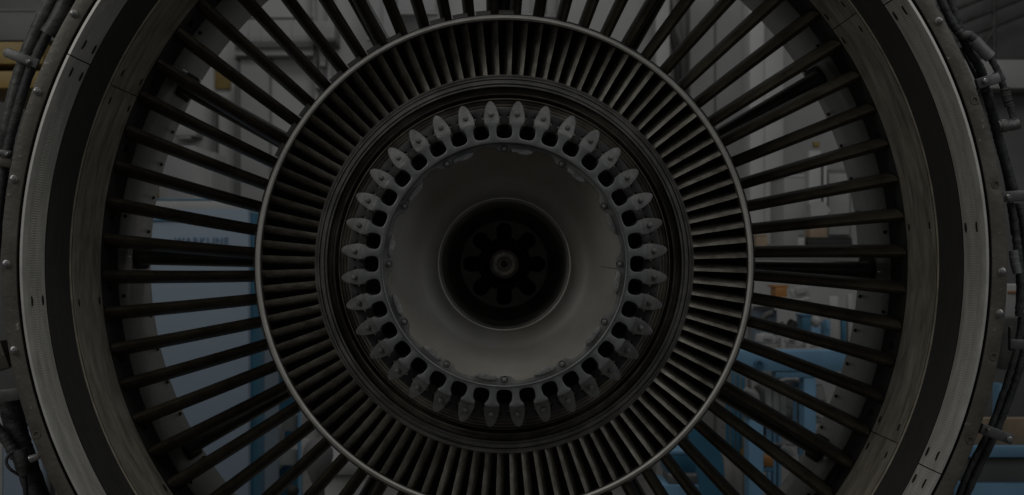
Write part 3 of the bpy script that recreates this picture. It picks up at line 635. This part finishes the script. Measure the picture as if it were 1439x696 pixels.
# concave dish and bore
def P_(x, y):
    r = math.hypot(x-CX, y-CY); K = [(122, 2.937), (130, 2.918), (140, 2.888), (150, 2.855), (158, 2.825), (165, 2.79)]
    for (a, da), (b, db) in zip(K, K[1:]):
        if a <= r <= b: d = da+(db-da)*(r-a)/(b-a)
    return pt(x, y, d)-Vector((0, 0, H))
part('hub_dish', revolve([(171.5, 2.745), (169.5, 2.76), (165, 2.79), (158, 2.825), (150, 2.855), (140, 2.888), (130, 2.918), (122, 2.937), (114, 2.947), (106, 2.949), (99, 2.945), (94, 2.940), (92.4, 2.944), (91.4, 2.956), (93, 3.0), (150, 2.95), (173, 2.80)], 220), M['dish'], 0, 50)
part('scuff_mark', tube([P_(843, 374), P_(853, 376.2), P_(867, 377.5)], 0.0011, 6, 4), M['spooldk'])
part('shaft_bore', revolve([(91.6, 2.964), (91.0, 2.985), (88.0, 2.990), (86.8, 3.02), (85.0, 3.03), (83.5, 3.10), (80.5, 3.11), (79.0, 3.20), (70, 3.34), (61.5, 3.49), (60, 3.52), (66, 3.53), (95, 3.0)], 160), M['bore'])
def gear(a):
    dl = ((a-22.5+22.5) % 45)-22.5; q = 11.4**2-(46.6*math.sin(rad(dl)))**2
    return 36.8 if q <= 0 else 46.6*math.cos(rad(dl))+math.sqrt(q)
bp = part('bore_plate', plate([(61.5, 360*i/72) for i in range(72)], [[(gear(i*1.5-22.5), i*1.5) for i in range(240)]], 3.50, 3.56, 0.0), M['borepl'])
sub('inner_ring', revolve([(32.4, 3.44), (31.2, 3.435), (30.2, 3.44), (30.5, 3.56), (32.4, 3.56)], 60), M['bore'], bp)
part('bore_rim_glint', revolve([(94.4, 2.9385), (93.2, 2.9355), (92.0, 2.937), (91.2, 2.944), (91.3, 2.966), (94, 2.95)], 160), M['liner'])  # paler ring added to paint the highlight along the hole edge
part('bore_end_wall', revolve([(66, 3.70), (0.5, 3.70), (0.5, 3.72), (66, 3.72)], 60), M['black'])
cn = part('centre_nut', revolve([(17.4, 3.56), (20.4, 3.062), (20.2, 3.047), (18.8, 3.040), (17.2, 3.048), (16.2, 3.042), (11.0, 3.038), (9.8, 3.046), (7.5, 3.040), (5.2, 3.034), (4.2, 3.046), (0.2, 3.05), (0.2, 3.56)], 48), M['nut'])
sub('nut_socket', revolve([(4.1, 3.0440), (0.2, 3.0440), (0.2, 3.049), (4.1, 3.049)], 20), M['black'], cn)

# ------------------------------------------------------------------ harness outside the fan case
OFF = -Vector((0, 0, H))
def P(x, y, d): return pt(x, y, d)+OFF
def cable(name, pts, r, m, wob=0.05, per=12):
    return part(name, tube([P(*p) for p in pts], r, 14, per, wob), m, 0, 60)
cable('cable_conduit', [(96, -40, 2.60), (66, 12, 2.60), (44, 60, 2.60), (27, 110, 2.60), (11, 175, 2.60), (0, 240, 2.62), (-10, 330, 2.62)], 0.0155, M['duct'], 0.06)
cable('cable_conduit', [(112, -40, 2.58), (84, 20, 2.58), (67, 48, 2.58)], 0.0165, M['duct'], 0.04)
cable('cable', [(70, 42, 2.59), (52, 78, 2.585), (38, 112, 2.585), (22, 165, 2.585), (9, 220, 2.59), (-2, 300, 2.6), (-8, 380, 2.6)], 0.0105, M['cable'], 0.07)
cl = part('cable_clamp', None or (lambda b: (box(b, P(31, 82, 2.565), (0.074, 0.012, 0.021), Matrix.Rotation(rad(21), 3, 'Y'), 0.004), b)[1])(bmesh.new()), M['clamp'])
sub('clamp_screw', (lambda b: (bmesh.ops.translate(b, verts=b.verts[:], vec=P(40, 87, 2.559)), b)[1])(lathe_y([(0.006, 0), (0.0055, -0.005), (0.003, -0.007)], 10)), M['bolt'], cl)
sub('clamp_end', (lambda b: (box(b, P(8.5, 74, 2.5648), (0.010, 0.010, 0.013), Matrix.Rotation(rad(21), 3, 'Y'), 0.003), b)[1])(bmesh.new()), M['clamp'], cl)
def bracket(x, y, w, h, d, ang, m='clamp', th=0.014):
    bm = bmesh.new(); box(bm, P(x, y, d), (w*d/F, th, h*d/F), Matrix.Rotation(rad(ang), 3, 'Y'), 0.003)
    return part('bracket', bm, M[m])
def screw_on(o, x, y, d, s=0.006):
    b = lathe_y([(s, 0.002), (s*0.95, -0.005), (s*0.5, -0.007)], 10); bmesh.ops.translate(b, verts=b.verts[:], vec=P(x, y, d))
    sub('bracket_screw', b, M['bolt'], o)
b = bracket(6, 215, 22, 8, 2.56, 8); screw_on(b, 10, 217, 2.552, 0.005)
bracket(5, 228, 26, 14, 2.57, 8, 'flange')
bracket(2, 500, 24, 40, 2.60, -20, 'flange', 0.05)
bracket(9, 556, 40, 18, 2.57, -9, 'clamp')
cable('cable_conduit', [(14, 560, 2.62), (24, 610, 2.62), (40, 660, 2.62), (62, 720, 2.62)], 0.024, M['cable'], 0.05)
cable('cable_conduit', [(-20, 586, 2.58), (4, 612, 2.58), (18, 634, 2.58), (22, 644, 2.58)], 0.012, M['duct'], 0.1)
cable('connector_boot', [(27, 632, 2.575), (32, 652, 2.575), (34, 668, 2.575)], lambda t: 0.0165-0.006*max(0, t-0.55)/0.45, M['duct'], 0.02)
cable('cable', [(34, 666, 2.575), (36, 690, 2.575), (38, 730, 2.575)], 0.0055, M['cable'], 0.05)
cable('cable', [(20, 634, 2.565), (12, 640, 2.56), (9, 650, 2.56), (15, 660, 2.56), (28, 668, 2.57)], 0.0034, M['cable'], 0.02)
cable('cap_knob', [(44, 645, 2.545), (52, 642, 2.54), (57, 640, 2.53)], lambda t: 0.0085-0.003*t, M['bolt'], 0.02)
# right side
cable('cable', [(1306, -40, 2.56), (1328, 12, 2.56), (1343, 40, 2.56), (1352, 52, 2.56)], 0.0095, M['cable'], 0.08)
cable('cable_conduit', [(1322, -40, 2.56), (1340, 16, 2.57), (1352, 50, 2.57), (1362, 72, 2.575), (1378, 98, 2.58), (1386, 130, 2.58)], 0.0095, M['cable'], 0.08)
cable('cable_elbow', [(1346, 44, 2.55), (1353, 50, 2.55), (1362, 50, 2.55), (1371, 57, 2.55)], 0.0095, M['duct'], 0.05)
cable('connector_sleeve', [(1369, 57, 2.548), (1380, 69, 2.548), (1392, 81, 2.548)], 0.0125, M['sleeve'], 0.0)
cable('cable', [(1392, 82, 2.55), (1402, 100, 2.55), (1410, 122, 2.55), (1415, 138, 2.55), (1421, 155, 2.55), (1424, 166, 2.55)], 0.0072, M['cable'], 0.08)
cable('cable_joint', [(1412, 124, 2.549), (1415, 138, 2.549), (1419, 150, 2.549)], 0.0095, M['cable'], 0.1)
cable('elbow_connector', [(1402, 178, 2.545), (1412, 177, 2.545), (1424, 176, 2.545), (1431, 174, 2.545)], lambda t: 0.0135 if 0.15 < t < 0.4 else 0.0115, M['clamp'], 0.03)
cable('cable_conduit', [(1386, 126, 2.585), (1396, 165, 2.585), (1406, 205, 2.585), (1416, 240, 2.585), (1424, 268, 2.585)], 0.0105, M['cable'], 0.08)
cable('rigid_pipe', [(1352, 66, 2.60), (1374, 112, 2.60), (1392, 160, 2.60), (1408, 225, 2.60), (1417, 268, 2.60), (1424, 330, 2.60)], 0.0055, M['clamp'], 0.0)
cable('cable', [(1420, 285, 2.57), (1426, 320, 2.57), (1430, 350, 2.57), (1434, 400, 2.57), (1432, 445, 2.57)], 0.0085, M['cable'], 0.1)
cable('cable', [(1432, 285, 2.59), (1440, 330, 2.59), (1439, 380, 2.59)], 0.0085, M['cable'], 0.1)
cable('cable', [(1436, 440, 2.58), (1428, 492, 2.58), (1412, 545, 2.58), (1392, 600, 2.58), (1362, 660, 2.58), (1340, 715, 2.58)], 0.0065, M['cable'], 0.1)
cable('cable', [(1446, 470, 2.59), (1432, 520, 2.59), (1416, 566, 2.59), (1396, 615, 2.59), (1370, 668, 2.59), (1348, 720, 2.59)], 0.0085, M['cable'], 0.1)
b = bracket(1388, 114, 34, 15, 2.54, -17); screw_on(b, 1384, 114, 2.533)
bracket(1404, 108, 14, 16, 2.555, -17)
b = bracket(1424, 276, 34, 15, 2.55, -3); screw_on(b, 1416, 277, 2.543)
bracket(1430, 484, 24, 14, 2.55, 4); bracket(1420, 476, 5, 34, 2.555, 0, 'shell')
b = bracket(1400, 610, 48, 15, 2.55, 20); screw_on(b, 1418, 617, 2.541, 0.0065); screw_on(b, 1388, 604, 2.541, 0.004)
cable('connector_sleeve', [(1424, 352, 2.555), (1426, 368, 2.555), (1430, 384, 2.555)], 0.0095, M['sleeve'], 0.05)
